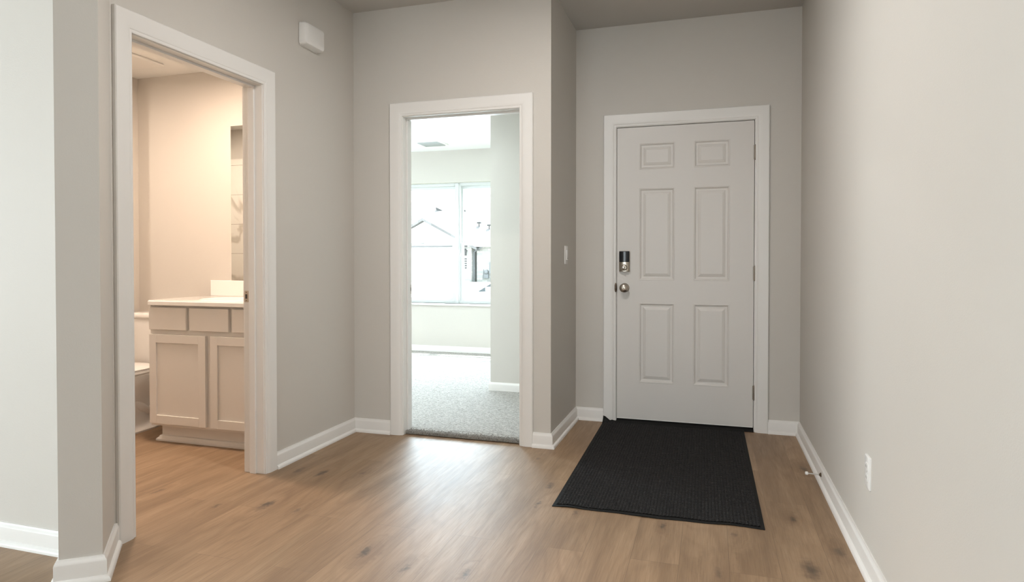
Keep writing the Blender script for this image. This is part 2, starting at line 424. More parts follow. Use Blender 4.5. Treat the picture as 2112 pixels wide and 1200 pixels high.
# ------------------------------------------------------------------ door casings and jambs
# casing profile (distance out from inner edge, thickness)
PC = [(0, 0), (0, .007), (.006, .010), (.012, .010), (.016, .0135), (.026, .0165), (.040, .018), (CW - .004, .018), (CW, .014), (CW, 0)]
def casing(name, wall, face, u0, u1, top, sgn, label):
    """wall 'x': plane x=face, u is y ; wall 'y': plane y=face, u is x ; sgn: direction the casing projects"""
    mb = MB()
    def P(u, t, z): return (face + sgn * t, u, z) if wall == 'x' else (u, face + sgn * t, z)
    rings = []
    for (u, z, du, dz) in ((u0, 0, -1, 0), (u0, top, -1, 1), (u1, top, 1, 1), (u1, 0, 1, 0)):
        rings.append([P(u + du * w, t, z + dz * w) for w, t in PC])
    mb.loft(rings)
    return struct(mb.build(name, M['trim'], smooth=True), label, 'door casing')
def jamb(name, wall, f0, f1, u0, u1, top, s0, s1, label, parent=None):
    """f0..f1 wall depth, boards 18 mm, stop strip between depths s0..s1"""
    mb = MB()
    def bx(ua, ub, fa, fb, za, zb):
        mb.box((fa, ua, za), (fb, ub, zb)) if wall == 'x' else mb.box((ua, fa, za), (ub, fb, zb))
    t = .018; st = .011
    bx(u0, u0 + t, f0, f1, 0, top + t); bx(u1 - t, u1, f0, f1, 0, top + t); bx(u0 + t, u1 - t, f0, f1, top, top + t)
    bx(u0 + t, u0 + t + st, s0, s1, 0, top - st); bx(u1 - t - st, u1 - t, s0, s1, 0, top - st); bx(u0 + t, u1 - t, s0, s1, top - st, top)
    return struct(mb.build(name, M['trim'], bevel=.0015), label, 'door jamb')

casing('trim_1', 'x', XB, TY0 + .014, TY1 - .014, HEAD + .004, 1, 'white casing around the bathroom doorway, hall side')
casing('trim_2', 'x', XB - .12, TY0 + .014, TY1 - .014, HEAD + .004, -1, 'white casing around the bathroom doorway, inner side')
j1 = jamb('trim_3', 'x', XB - .12, XB, TY0, TY1, HEAD, XB - .082, XB - .045, 'white jamb of the bathroom doorway')
casing('trim_4', 'y', YM, MX0 + .014, MX1 - .014, HEAD + .004, -1, 'white casing around the bedroom doorway')
j2 = jamb('trim_5', 'y', YM, YM + .12, MX0, MX1, HEAD, YM + .045, YM + .082, 'white jamb of the bedroom doorway')
casing('trim_6', 'y', YM + .12, MX0 + .014, MX1 - .014, HEAD + .004, 1, 'white casing inside the bedroom doorway')
casing('trim_7', 'y', YF, FX0 + .014, FX1 - .014, HEAD + .004, -1, 'white casing around the entry door')
j3 = jamb('trim_8', 'y', YF, YF + .15, FX0, FX1, HEAD, YF + .052, YF + .09, 'white jamb of the entry door')

# strike plates
def strike(parent, c, axis, name='strike_plate'):
    x, y, z = c
    if axis == 'y-':   # plate on a face that looks towards -y
        o = MB().box((x - .014, y - .002, z - .030), (x + .014, y, z + .030)).build(name, M['nickel'], parent, bevel=.001)
        MB().box((x - .008, y - .0028, z - .012), (x + .004, y - .0018, z + .012)).build('latch_hole', M['seam'], o)
        for dz in (-.022, .022): MB().lathe((x - .002, y - .002, z + dz), (0, -1, 0), [(0, .003), (.0008, .003), (.001, .001)], 10).build('screw', M['dark_metal'], o)
    else:
        o = MB().box((x, y - .014, z - .030), (x + .002, y + .014, z + .030)).build(name, M['nickel'], parent, bevel=.001)
        MB().box((x + .0018, y - .006, z - .012), (x + .0028, y + .006, z + .012)).build('latch_hole', M['seam'], o)
    return o
strike(j1, (XB - .102, TY1 - .018, .935), 'y-')
strike(j2, (MX0 + .018, YM + .102, .935), 'x+')

def hinge(parent, x, y, z, h=.10, name='hinge'):
    mb = MB().lathe((x, y, z - h / 2), (0, 0, 1), [(0, .0035), (.003, .0062), (.006, .0066), (h - .006, .0066), (h - .003, .0062), (h, .0035)], 12)
    mb.box((x - .012, y + .001, z - h / 2 + .004), (x - .001, y + .004, z + h / 2 - .004)).box((x + .001, y + .001, z - h / 2 + .004), (x + .009, y + .004, z + h / 2 - .004))
    return mb.build(name, M['hinge'], parent, smooth=True)

# ------------------------------------------------------------------ doors
def panel_leaf(mb, x0, x1, z0, z1, y, panels, dy):
    """front skin with recessed, raised-field panels; y = face, dy = direction into the door (+1/-1)"""
    xs = sorted({x0, x1, *[p[0] for p in panels], *[p[1] for p in panels]}); zs = sorted({z0, z1, *[p[2] for p in panels], *[p[3] for p in panels]})
    for a, b in zip(xs, xs[1:]):
        for c, d in zip(zs, zs[1:]):
            if any(abs(a - p[0]) < 1e-6 and c >= p[2] - 1e-6 and d <= p[3] + 1e-6 for p in panels): continue
            mb.poly([(a, y, c), (b, y, c), (b, y, d), (a, y, d)])
    for (a, b, c, d) in panels:
        rings = []
        for ins, dep in ((0, 0), (.003, -.0015), (.008, .0), (.014, .0075), (.020, .0085), (.027, .0085), (.034, .005), (.044, .002), (.046, .0012)):
            rings.append([(a + ins, y + dy * dep, c + ins), (b - ins, y + dy * dep, c + ins), (b - ins, y + dy * dep, d - ins), (a + ins, y + dy * dep, d - ins)])
        vr = [[mb.bm.verts.new(p) for p in r] for r in rings]
        for r, s in zip(vr, vr[1:]):
            for i in range(4): mb.bm.faces.new((r[i], r[(i+1) % 4], s[(i+1) % 4], s[i]))
        mb.bm.faces.new(vr[-1])

DX0, DX1, DZ0, DZ1 = FX0 + .018 + .003, FX1 - .018 - .004, .034, HEAD - .004
YD = YF + .006
mb = MB()
pan = []
for a, b in ((-.473, -.236), (-.112, .118)):
    for c, d in ((.283, .832), (.988, 1.618), (1.748, 1.926)): pan.append((a, b, c, d))
panel_leaf(mb, DX0, DX1, DZ0, DZ1, YD, pan, 1)
th = .044
for q in (((DX0, YD, DZ0), (DX0, YD + th, DZ0), (DX0, YD + th, DZ1), (DX0, YD, DZ1)), ((DX1, YD, DZ0), (DX1, YD + th, DZ0), (DX1, YD + th, DZ1), (DX1, YD, DZ1)),
          ((DX0, YD, DZ0), (DX1, YD, DZ0), (DX1, YD + th, DZ0), (DX0, YD + th, DZ0)), ((DX0, YD, DZ1), (DX1, YD, DZ1), (DX1, YD + th, DZ1), (DX0, YD + th, DZ1)),
          ((DX0, YD + th, DZ0), (DX1, YD + th, DZ0), (DX1, YD + th, DZ1), (DX0, YD + th, DZ1))): mb.poly(q)
bmesh.ops.remove_doubles(mb.bm, verts=mb.bm.verts, dist=.0002)
front = struct(mb.build('door_1', M['door']), 'white six-panel entry door with a black keypad deadbolt', 'door')
for z in (1.83, 1.04, .257): hinge(front, .2745, YF - .001, z)
# deadbolt interior assembly with keypad battery cover
bx, bz = -.571, 1.115
body = []
for sx, dpt in ((-.036, 0), (-.036, -.020), (-.030, -.026), (-.012, -.031), (.012, -.031), (.030, -.026), (.036, -.020), (.036, 0)): body.append((bx + sx, YD + dpt))
db = MB().prism(body, bz - .068, bz + .070).build('deadbolt', M['nickel'], front, bevel=.002, smooth=True)
cov = [(bx + sx * 1.04, YD + d) for sx, d in ((-.034, -.012), (-.034, -.022), (-.029, -.0275), (-.012, -.033), (.012, -.033), (.029, -.0275), (.034, -.022), (.034, -.012))]
MB().prism(cov, bz - .002, bz + .073).build('battery_cover', M['black_plastic'], db, bevel=.003, smooth=True)
tt = MB().lathe((bx, YD - .028, bz - .040), (0, -1, 0), [(0, .022), (.006, .022), (.010, .019), (.012, .014)], 28)
tt.build('turn_rose', M['nickel'], db, smooth=True)
MB().lathe((bx - .003, YD - .040, bz - .041), (0, -1, 0), [(0, .010), (.008, .009), (.014, .012), (.020, .011), (.023, .006)], 20).build('thumb_turn', M['steel'], db, smooth=True)
# knob
kb = MB().lathe((-.571, YD, .935), (0, -1, 0), [(0, .032), (.004, .032), (.008, .028), (.012, .014), (.028, .0125), (.034, .018), (.040, .026), (.050, .030), (.060, .0285), (.066, .022), (.069, .012), (.0695, .003)], 32).build('door_knob', M['nickel'], front, smooth=True)
MB().box((-.5735, YD - .0715, .930), (-.5685, YD - .069, .940)).build('lock_button', M['dark_metal'], kb, bevel=.001)
# latch-side dark bronze strike on the jamb edge
MB().lathe((FX0 + .0145, YF - .012, .905), (0, 0, 1), [(0, .002), (.008, .0055), (.018, .0075), (.045, .0075), (.055, .0055), (.063, .002)], 12).build('strike_lip', M['dark_metal'], j3, smooth=True)
# door sweep and threshold
MB().box((DX0, YD + .002, .026), (DX1, YD + th - .004, .036)).build('door_sweep', M['white_rubber'], front)
tp = [(YF - .012, 0), (YF + .14, 0), (YF + .14, .024), (YF + .03, .026), (YF + .006, .016), (YF - .012, .012)]
mb = MB(); mb.loft([[(x, y, z) for y, z in tp] for x in (FX0 + .0185, FX1 - .0185)])
struct(mb.build('trim_9', M['rubber'], bevel=.001), 'black threshold under the entry door', 'threshold')

# hollow-core leaves standing open inside the bathroom and the bedroom (seen only from aside)
def open_leaf(name, hx, hy, ang, w, label):
    e = struct(empty(name, (hx, hy, 0)), label, 'door')
    mb = MB(); pans = []
    for a, b in ((.11, w / 2 - .05), (w / 2 + .05, w - .11)):
        for c, d in ((.25, .80), (.96, 1.58), (1.70, 1.90)): pans.append((a, b, c, d))
    panel_leaf(mb, 0, w, .018, 2.03, 0, pans, 1); panel_leaf(mb, 0, w, .018, 2.03, .035, pans, -1)
    for q in (((0, 0, .018), (0, .035, .018), (0, .035, 2.03), (0, 0, 2.03)), ((w, 0, .018), (w, .035, .018), (w, .035, 2.03), (w, 0, 2.03)),
              ((0, 0, .018), (w, 0, .018), (w, .035, .018), (0, .035, .018)), ((0, 0, 2.03), (w, 0, 2.03), (w, .035, 2.03), (0, .035, 2.03))): mb.poly(q)
    bmesh.ops.remove_doubles(mb.bm, verts=mb.bm.verts, dist=.0002)
    me_o = mb.build('door_leaf', M['door'], None); me_o.parent = e; me_o.location = (0, 0, 0)
    k = MB()
    for s, y0 in ((-1, 0), (1, .035)):
        k.lathe((w - .06, y0, .93), (0, s, 0), [(0, .030), (.006, .028), (.012, .012), (.03, .012), (.042, .026), (.055, .027), (.062, .012)], 20)
    k = k.build('door_handle', M['nickel'], None, smooth=True); k.parent = e
    e.rotation_euler = (0, 0, ang); return e
open_leaf('door_2', XB - .124, TY0 + .022, math.radians(178), .76, 'white bathroom door standing open against the tub-side wall')
open_leaf('door_3', MX1 - .022, YM + .155, math.radians(91), .74, 'white bedroom door standing open behind the doorway')
for nm, z in (('hinge', .31), ('hinge', 1.03), ('hinge', 1.83)):
    hinge(j2, MX1 - .019, YM + .122, z, .09)

# ------------------------------------------------------------------ windows
def window(name, x0, x1, label):
    e = struct(empty(name, ((x0 + x1) / 2, YW + .08, WZ0)), label, 'window')
    f = MB(); d0, d1 = YW + .07, YW + .15
    fw = .024
    f.box((x0, d0, WZ0), (x0 + fw, d1, WZ1)).box((x1 - fw, d0, WZ0), (x1, d1, WZ1)).box((x0 + fw, d0, WZ1 - .035), (x1 - fw, d1, WZ1)).box((x0 + fw, d0, WZ0), (x1 - fw, d1, WZ0 + .03))
    f.build('window_frame', M['vinyl'], e, bevel=.002)
    zm = 1.335
    for nm, za, zb, w, ya in (('upper_sash', zm - .02, WZ1 - .035, .018, YW + .115), ('lower_sash', WZ0 + .03, zm, .036, YW + .08)):
        a, b = x0 + .0245, x1 - .0245
        s = MB().box((a, ya, za), (a + w, ya + .03, zb)).box((b - w, ya, za), (b, ya + .03, zb)).box((a + w, ya, zb - .035), (b - w, ya + .03, zb)).box((a + w, ya, za), (b - w, ya + .03, za + w)).build(nm, M['vinyl'], e, bevel=.002)
        MB().box((a + w - .004, ya + .012, za + w - .004), (b - w + .004, ya + .018, zb - .031)).build('window_pane', M['glass'], s)
    MB().box(((x0 + x1) / 2 - .03, YW + .066, zm - .004), ((x0 + x1) / 2 + .03, YW + .082, zm + .012)).build('sash_lock', M['vinyl'], e, bevel=.002)
    return e
XMU = -2.925
window('window_1', WX0, XMU - .012, 'left white sash window of the bedroom pair')
window('window_2', XMU + .012, WX1, 'right white sash window of the bedroom pair, the car showing below')
struct(MB().box((XMU - .018, YW + .06, WZ0), (XMU + .018, YW + .155, WZ1)).build('trim_10', M['vinyl'], bevel=.002), 'white mullion between the two bedroom windows', 'window mullion')
struct(MB().box((WX0 - .03, YW - .03, WZ0 - .022), (WX1 + .03, YW + .075, WZ0)).build('trim_11', M['trim'], bevel=.005), 'white sill under the two bedroom windows', 'window sill')

# ------------------------------------------------------------------ bedroom carpet
def fuzz(x, y):
    return .0
mb = MB(); nx, ny = 70, 60
# fine, bumpy carpet patch inside the doorway, plain slab beyond
carp = MB().box((-5.5, YM + .12, 0), (-1.033, YW, .020)).box((MX0 + .018, 3.768, 0), (MX1 - .018, YM + .12, .020)).build('floor_carpet', M['carpet'], bevel=.006)
struct(carp, 'light beige carpet covering the bedroom floor', 'carpet')
pile = MB()
xa, xb = MX0 + .012, MX1 - .012
for i in range(5200):
    x = random.uniform(MX0 + .02, MX1 - .02); y = 3.760 + abs(random.gauss(0, .028)) if i % 2 else 3.758 + random.random() * .012
    z0 = random.uniform(.004, .018) if y < 3.77 else .016
    h = random.uniform(.005, .011); r = random.uniform(.0012, .0024); a = random.uniform(0, 6.28); l = random.uniform(0, .007)
    p = Vector((x, y, z0)); q = p + Vector((math.cos(a) * l, -abs(math.sin(a)) * l if y < 3.775 else math.sin(a) * l, h))
    ring = lambda c, rr: [c + Vector((rr, 0, 0)), c + Vector((-rr * .5, rr * .87, 0)), c + Vector((-rr * .5, -rr * .87, 0))]
    pile.loft([ring(p, r), ring(p.lerp(q, .6), r * 1.2), ring(q, r * .5)])
pl = pile.build('carpet_edge', M['carpet']); meta(pl, 'fuzzy cut edge of the beige carpet in the bedroom doorway', 'carpet edge', None, 'stuff')

# ------------------------------------------------------------------ hall objects
# entrance mat
def mat_pt(u, v, off=0):
    FL, FR, BR, BL = Vector((-.690, 2.849)), Vector((.221, 2.861)), Vector((.212, 4.457)), Vector((-.712, 4.452))
    p = FL.lerp(FR, u).lerp(BL.lerp(BR, u), v)
    if v < .02: p.y += .006 * math.sin(u * 9) * (1 - v / .02) + .003 * math.sin(u * 23)
    z = .0035
    z += .042 * math.exp(-((u) / .045) ** 2) * max(0, (v - .965) / .035) ** 1.5
    z += .012 * max(0, (v - .985) / .015) * (1 if u > .05 else 0)
    z += .004 * math.exp(-((v - .0) / .02) ** 2) * max(0, math.sin(u * 17)) ** 2
    return Vector((p.x, p.y, z + off))
mat = empty('door_mat', (-.24, 3.65, 0))
meta(mat, 'black ribbed doormat with rubber edging lying in front of the entry door', 'doormat')
us = [i / 60 for i in range(61)]; vs = [0, .005, .01, .015, .02] + [.02 + .96 * i / 50 for i in range(1, 51)] + [.985, .99, .995, 1]
mb = MB()
top = [[mb.bm.verts.new(mat_pt(u, v)) for u in us] for v in vs]; bot = [[mb.bm.verts.new(mat_pt(u, v, -.003)) for u in us] for v in vs]
for g in (top, bot):
    for j in range(len(vs) - 1):
        for i in range(60): mb.bm.faces.new((g[j][i], g[j][i+1], g[j+1][i+1], g[j+1][i]))
nv = len(vs) - 1
for i in range(60):
    mb.bm.faces.new((top[0][i], top[0][i+1], bot[0][i+1], bot[0][i])); mb.bm.faces.new((top[nv][i], top[nv][i+1], bot[nv][i+1], bot[nv][i]))
for j in range(nv):
    mb.bm.faces.new((top[j][0], top[j+1][0], bot[j+1][0], bot[j][0])); mb.bm.faces.new((top[j][60], top[j+1][60], bot[j+1][60], bot[j][60]))
mb.build('rubber_backing', M['rubber'], mat, smooth=True)
mb = MB(); NR = 59
cols = []
u0, u1, v0, v1 = .014, .984, .014, .988
for r in range(NR):
    for k, hgt in ((0, .0005), (.24, .0044), (.5, .0056), (.76, .0044)):
        cols.append((u0 + (u1 - u0) * (r + k) / NR, hgt))
cols.append((u1, .0005))
NV = 336
vv = [v0 + (v1 - v0) * j / NV for j in range(NV + 1)]
g = [[mb.bm.verts.new(mat_pt(u, v, h * (.72 + .28 * math.sin(j * math.pi / 2)) if h > .001 else h)) for u, h in cols] for j, v in enumerate(vv)]
for j in range(NV):
    for i in range(len(cols) - 1): mb.bm.faces.new((g[j][i], g[j][i+1], g[j+1][i+1], g[j+1][i]))
mb.build('ribbed_carpet', M['mat'], mat, smooth=True)

# chime box high on the left wall
cx = XB
ch = empty('doorbell_chime', (XB, 3.243, 2.35)); meta(ch, 'white plastic doorbell chime box mounted high on the wall between the doorways', 'doorbell chime')
r = []
for t_, ins in ((0, .006), (.004, 0), (.036, 0), (.048, .006), (.053, .018)):
    r.append([(XB + t_, a, b) for a, b in rrect(3.243, 2.419, .094 - ins, .064 - ins, .016)])
MB().loft(r).build('chime_cover', M['plastic'], ch, smooth=True)
MB().box((XB, 3.16, 2.3525), (XB + .004, 3.326, 2.4855)).build('back_plate', M['plastic'], ch)

# light switch on the jog wall (faces +x)
sw = empty('light_switch', (XJ, 4.145, 1.16)); meta(sw, 'white light switch on the shaded wall beside the entry door', 'light switch')
r = [[(XJ + t_, a, b) for a, b in rrect(4.145, 1.16, .037 - i_, .060 - i_, .004, 3)] for t_, i_ in ((0, 0), (.004, 0), (.0065, .003))]
MB().loft(r).build('switch_plate', M['plastic'], sw, smooth=True)
MB().box((XJ + .004, 4.128, 1.127), (XJ + .013, 4.162, 1.193)).build('rocker', M['plastic'], sw, bevel=.002)
MB().box((XJ + .0128, 4.130, 1.1385), (XJ + .0134, 4.160, 1.1405)).build('slider_slot', M['seam'], sw)

# outlet on the right wall (faces -x)
ou = empty('wall_outlet', (XR, 2.594, .361)); meta(ou, 'white duplex outlet low on the right wall', 'wall outlet')
r = [[(XR - t_, a, b) for a, b in rrect(2.594, .361, .037 - i_, .059 - i_, .004, 3)] for t_, i_ in ((0, 0), (.004, 0), (.0065, .003))]
MB().loft(r).build('outlet_plate', M['plastic'], ou, smooth=True)
for dz in (-.02, .02):
    rc = MB().loft([[(XR - t_, a, b) for a, b in rrect(2.594, .361 + dz, .0165, .0135, .006, 3)] for t_ in (.006, .0085)]).build('receptacle', M['plastic'], ou, smooth=True)
    MB().box((XR - .0088, 2.587, .361 + dz - .003), (XR - .0084, 2.5885, .361 + dz + .006)).box((XR - .0088, 2.5995, .361 + dz - .003), (XR - .0084, 2.601, .361 + dz + .006)).build('slots', M['seam'], rc)

# door stop on the right baseboard
ds = empty('door_stop', (XR - .014, 3.54, .046)); meta(ds, 'slim metal door stop with white rubber tip sticking out of the right baseboard', 'door stop')
MB().lathe((XR - .0138, 3.54, .046), (-1, 0, 0), [(0, .011), (.003, .011), (.007, .006), (.010, .004)], 18).build('stop_base', M['dark_metal'], ds, smooth=True)
MB().tube([(XR - .02, 3.54, .046), (XR - .05, 3.54, .047), (XR - .078, 3.54, .048)], .0032).build('rod', M['steel'], ds, smooth=True)
MB().lathe((XR - .074, 3.54, .048), (-1, 0, 0), [(0, .006), (.002, .0085), (.010, .009), (.014, .006), (.0145, .002)], 18).build('rubber_tip', M['white_rubber'], ds, smooth=True)

# recessed downlights in the hall ceiling behind / above the camera
for i, (x, y, e, lb) in enumerate(((-.80, 2.35, 29, 'round ceiling light of the hall, nearest the entry door'), (-.7, -1.6, 7, 'round ceiling light of the living room behind the camera'))):
    dl = empty('ceiling_light', (x, y, CEIL)); meta(dl, lb, 'ceiling light')
    MB().lathe((x, y, CEIL - .0005), (0, 0, -1), [(0, .095), (.006, .095), (.012, .088), (.014, .074)], 32).build('trim_ring', M['plastic'], dl, smooth=True)
    MB().lathe((x, y, CEIL - .013), (0, 0, -1), [(0, .073), (.003, .070)], 32).build('diffuser', M['warm_glow'], dl)
    lamp('downlight_lamp', 'AREA', (x, y, CEIL - .02), e, (1, .95, .91), (0, 0, 0), shape='DISK', size=.14).parent = None

# ------------------------------------------------------------------ bathroom
VX0, VX1, VY = -3.318, BX1 - .006, 3.140
van = empty('bathroom_vanity', ((VX0 + VX1) / 2, 3.42, 0)); meta(van, 'white shaker vanity cabinet with two doors under the sink counter', 'vanity cabinet')
MB().box((VX0, VY, .105), (VX1, VY + .018, .852)).box((VX0, VY + .018, .105), (VX0 + .018, BY1 - .002, .852)).box((VX1 - .018, VY + .018, .105), (VX1, BY1 - .002, .852)).box((VX0 + .018, BY1 - .02, .105), (VX1 - .018, BY1 - .002, .852)).box((VX0 + .018, VY + .018, .105), (VX1 - .018, BY1 - .02, .123)).build('cabinet_body', M['cabinet'], van, bevel=.002)
tk = MB().box((VX0 + .03, VY + .055, 0), (VX1, BY1 - .01, .106)).build('toe_kick', M['cabinet'], van)
mb = MB(); pr = [(0, 0), (.026, 0), (.026, .010), (.018, .018), (.013, .022), (.010, .030), (0, .034)]
mb.loft([[(x0_ - (o if k == 0 else 0), VY + .055 - o, z) for o, z in pr] for k, x0_ in ((0, VX0 + .03), (1, VX1))])
mb.build('kick_moulding', M['cabinet'], tk, smooth=True)
dw = .285; xs0 = -3.312
for k in range(3):
    a = xs0 + k * (dw + .025); b = min(a + dw, VX1 - .012)
    MB().box((a, VY - .019, .700), (b, VY - .0005, .838)).build('drawer_front', M['cabinet'], van, bevel=.003)
def shaker(a, b, z0, z1):
    mb = MB(); y1 = VY - .0005; y0 = VY - .019; w = .052
    mb.box((a, y0, z0), (a + w, y1, z1)).box((b - w, y0, z0), (b, y1, z1)).box((a + w, y0, z0), (b - w, y1, z0 + w)).box((a + w, y0, z1 - w), (b - w, y1, z1)).box((a + w - .002, y0 + .009, z0 + w - .002), (b - w + .002, y1, z1 - w + .002))
    return mb.build('cabinet_door', M['cabinet'], van, bevel=.0015)
shaker(-3.310, -2.886, .122, .672); shaker(-2.850, -2.426, .122, .672)
# counter
ct = empty('sink_countertop', ((VX0 + VX1) / 2, 3.42, .853)); meta(ct, 'glossy white countertop with moulded basin on the vanity', 'sink countertop')
mb = MB(); cx0, cx1, cy0, cy1, zt = VX0 - .035, BX1 - .001, VY - .035, BY1 - .0005, .878
# top with elliptical basin: bridge rectangle ring to ellipse ring
N = 48; sx, sy = -2.86, 3.36; outer = []; 
for i in range(N):
    a = 2 * math.pi * i / N; c, s_ = math.cos(a), math.sin(a)
    tx = ((cx1 - sx) if c > 0 else (sx - cx0)) / max(abs(c), 1e-6); ty = ((cy1 - sy) if s_ > 0 else (sy - cy0)) / max(abs(s_), 1e-6)
    tt_ = min(tx, ty); outer.append((sx + c * tt_, sy + s_ * tt_))
def ell(rx, ry, z): return [(sx + rx * math.cos(2*math.pi*i/N), sy + ry * math.sin(2*math.pi*i/N), z) for i in range(N)]
mb.loft([[(x, y, .853) for x, y in outer], [(x, y, zt - .004) for x, y in outer], [(sx + (x - sx) * .992, sy + (y - sy) * .985, zt) for x, y in outer],
         ell(.245, .185, zt), ell(.235, .175, zt + .004), ell(.225, .165, zt + .001), ell(.205, .148, zt - .03), ell(.16, .11, zt - .085), ell(.09, .06, zt - .11), ell(.02, .02, zt - .115)], cap=False)
bmesh.ops.contextual_create(mb.bm, geom=[v for v in mb.bm.verts if abs(v.co.z - (zt - .115)) < 1e-6])
mb.build('counter_slab', M['ceramic'], ct, smooth=True)
MB().box((cx0, BY1 - .02, zt - .001), (cx1, BY1 - .0005, .985)).build('backsplash', M['ceramic'], ct, bevel=.003)
fc = empty('basin_faucet', (-2.86, 3.60, zt)); meta(fc, 'metal basin faucet behind the sink', 'faucet')
MB().lathe((-2.86, 3.615, zt + .0005), (0, 0, 1), [(0, .026), (.006, .025), (.012, .016), (.10, .014), (.115, .012)], 20).build('faucet_body', M['steel'], fc, smooth=True)
MB().tube([(-2.86, 3.615, zt + .09), (-2.86, 3.56, zt + .115), (-2.86, 3.50, zt + .105), (-2.86, 3.485, zt + .085)], .010).build('spout', M['steel'], fc, smooth=True)
MB().tube([(-2.86, 3.615, zt + .11), (-2.86, 3.64, zt + .16)], .006).build('lever', M['steel'], fc, smooth=True)
mr = MB().box((-3.185, BY1 - .006, .990), (BX1 - .12, BY1 - .0005, 2.055)).build('wall_mirror', M['mirror']); meta(mr, 'frameless mirror above the sink reflecting marble tile', 'mirror')

# toilet
tX = -3.67
to = empty('toilet', (tX, 3.4, 0)); meta(to, 'white toilet in the corner beyond the vanity', 'toilet')
def oval(cx_, cy_, rx, ry, z, n=32, e=2.2):
    out = []
    for i in range(n):
        a = 2 * math.pi * i / n; c, s_ = math.cos(a), math.sin(a)
        out.append((cx_ + rx * math.copysign(abs(c) ** (2 / e), c), cy_ + ry * math.copysign(abs(s_) ** (2 / e), s_), z))
    return out
MB().loft([oval(tX, 3.30, .118, .27, 0), oval(tX, 3.30, .122, .275, .012), oval(tX, 3.30, .112, .262, .03), oval(tX, 3.30, .095, .24, .06), oval(tX, 3.29, .092, .225, .14),
           oval(tX, 3.27, .105, .225, .22), oval(tX, 3.24, .15, .24, .30), oval(tX, 3.22, .178, .25, .35), oval(tX, 3.22, .182, .255, .385), oval(tX, 3.22, .176, .25, .392)]).build('bowl', M['ceramic'], to, smooth=True)
# trapway relief on the side of the bowl
MB().tube([(tX + .075, 3.42, .31), (tX + .082, 3.46, .22), (tX + .078, 3.38, .12), (tX + .078, 3.30, .17), (tX + .08, 3.24, .22)], [.03, .038, .035, .032, .02], 14).build('trapway', M['ceramic'], to, smooth=True)
MB().loft([oval(tX, 3.20, .186, .235, .393), oval(tX, 3.20, .19, .24, .400), oval(tX, 3.20, .188, .238, .412)]).build('seat', M['plastic'], to, smooth=True)
MB().loft([oval(tX, 3.205, .182, .225, .414), oval(tX, 3.205, .184, .228, .424), oval(tX, 3.205, .17, .21, .432)]).build('toilet_lid', M['plastic'], to, smooth=True)
MB().loft([[(a, b, z) for a, b in rrect(tX, 3.585, .215 - i_, .098 - i_, .03)] for z, i_ in ((.37, .03), (.385, .02), (.44, .012), (.725, 0))]).build('tank', M['ceramic'], to, smooth=True)
MB().loft([[(a, b, z) for a, b in rrect(tX, 3.583, .225 - i_, .106 - i_, .03)] for z, i_ in ((.726, .002), (.730, 0), (.752, 0), (.758, .004), (.760, .012))]).build('tank_lid', M['ceramic'], to, smooth=True)
MB().tube([(tX - .17, 3.485, .67), (tX - .17, 3.470, .67), (tX - .205, 3.466, .665)], .006).build('flush_lever', M['steel'], to, smooth=True)

# ceiling fan grille and the ceiling light
fg = empty('exhaust_fan', (-3.66, 3.34, 2.45)); meta(fg, 'square white exhaust fan grille on the bathroom ceiling', 'exhaust fan')
MB().box((-3.80, 3.21, 2.432), (-3.53, 3.47, 2.4495)).build('fan_cover', M['plastic'], fg, bevel=.008, seg=3)
bl = empty('bathroom_ceiling_light', (-3.02, 2.95, 2.45)); meta(bl, 'warm round light on the bathroom ceiling hidden above the door head', 'ceiling light')
MB().lathe((-3.02, 2.95, 2.4495), (0, 0, -1), [(0, .11), (.012, .11), (.018, .10)], 32).build('light_base', M['plastic'], bl, smooth=True)
MB().lathe((-3.02, 2.95, 2.432), (0, 0, -1), [(0, .098), (.02, .09), (.032, .06), (.036, .01)], 32).build('glass_shade', M['warm_glow'], bl, smooth=True)
lamp('bathroom_lamp', 'AREA', (-3.02, 2.95, 2.39), 29, (1, .77, .60), (0, 0, 0), shape='DISK', size=.18)

sl = empty('shower_fill_light', (-4.42, 2.7, 2.45)); meta(sl, 'small round fill light added to the ceiling over the tiled tub alcove', 'ceiling light')  # unseen fixture added to brighten the tile reflected in the mirror
MB().lathe((-4.42, 2.7, 2.4495), (0, 0, -1), [(0, .08), (.006, .08), (.012, .073), (.013, .062)], 28).build('trim_ring', M['plastic'], sl, smooth=True)
MB().lathe((-4.42, 2.7, 2.4365), (0, 0, -1), [(0, .061), (.003, .058)], 28).build('diffuser', M['warm_glow'], sl)
lamp('shower_fill_lamp', 'AREA', (-4.42, 2.7, 2.43), 16, (1, .82, .68), (0, 0, 0), shape='DISK', size=.12)  # added fill for the tub alcove
br = empty('bedroom_fill_light', (-2.7, 4.65, CEIL2)); meta(br, 'round white fill light added to the bedroom ceiling, out of view above the doorway', 'ceiling light')  # unseen fixture added to brighten the closet wall and near carpet
MB().lathe((-2.7, 4.65, CEIL2 - .0005), (0, 0, -1), [(0, .13), (.02, .13), (.028, .12)], 32).build('light_base', M['plastic'], br, smooth=True)
MB().lathe((-2.7, 4.65, CEIL2 - .029), (0, 0, -1), [(0, .118), (.02, .105), (.032, .06), (.036, .01)], 32).build('glass_shade', M['warm_glow'], br, smooth=True)
lamp('bedroom_fill_lamp', 'AREA', (-2.7, 4.65, CEIL2 - .08), 26, (.82, .96, 1.0), (0, 0, 0), shape='DISK', size=.22)  # added fill for the bedroom

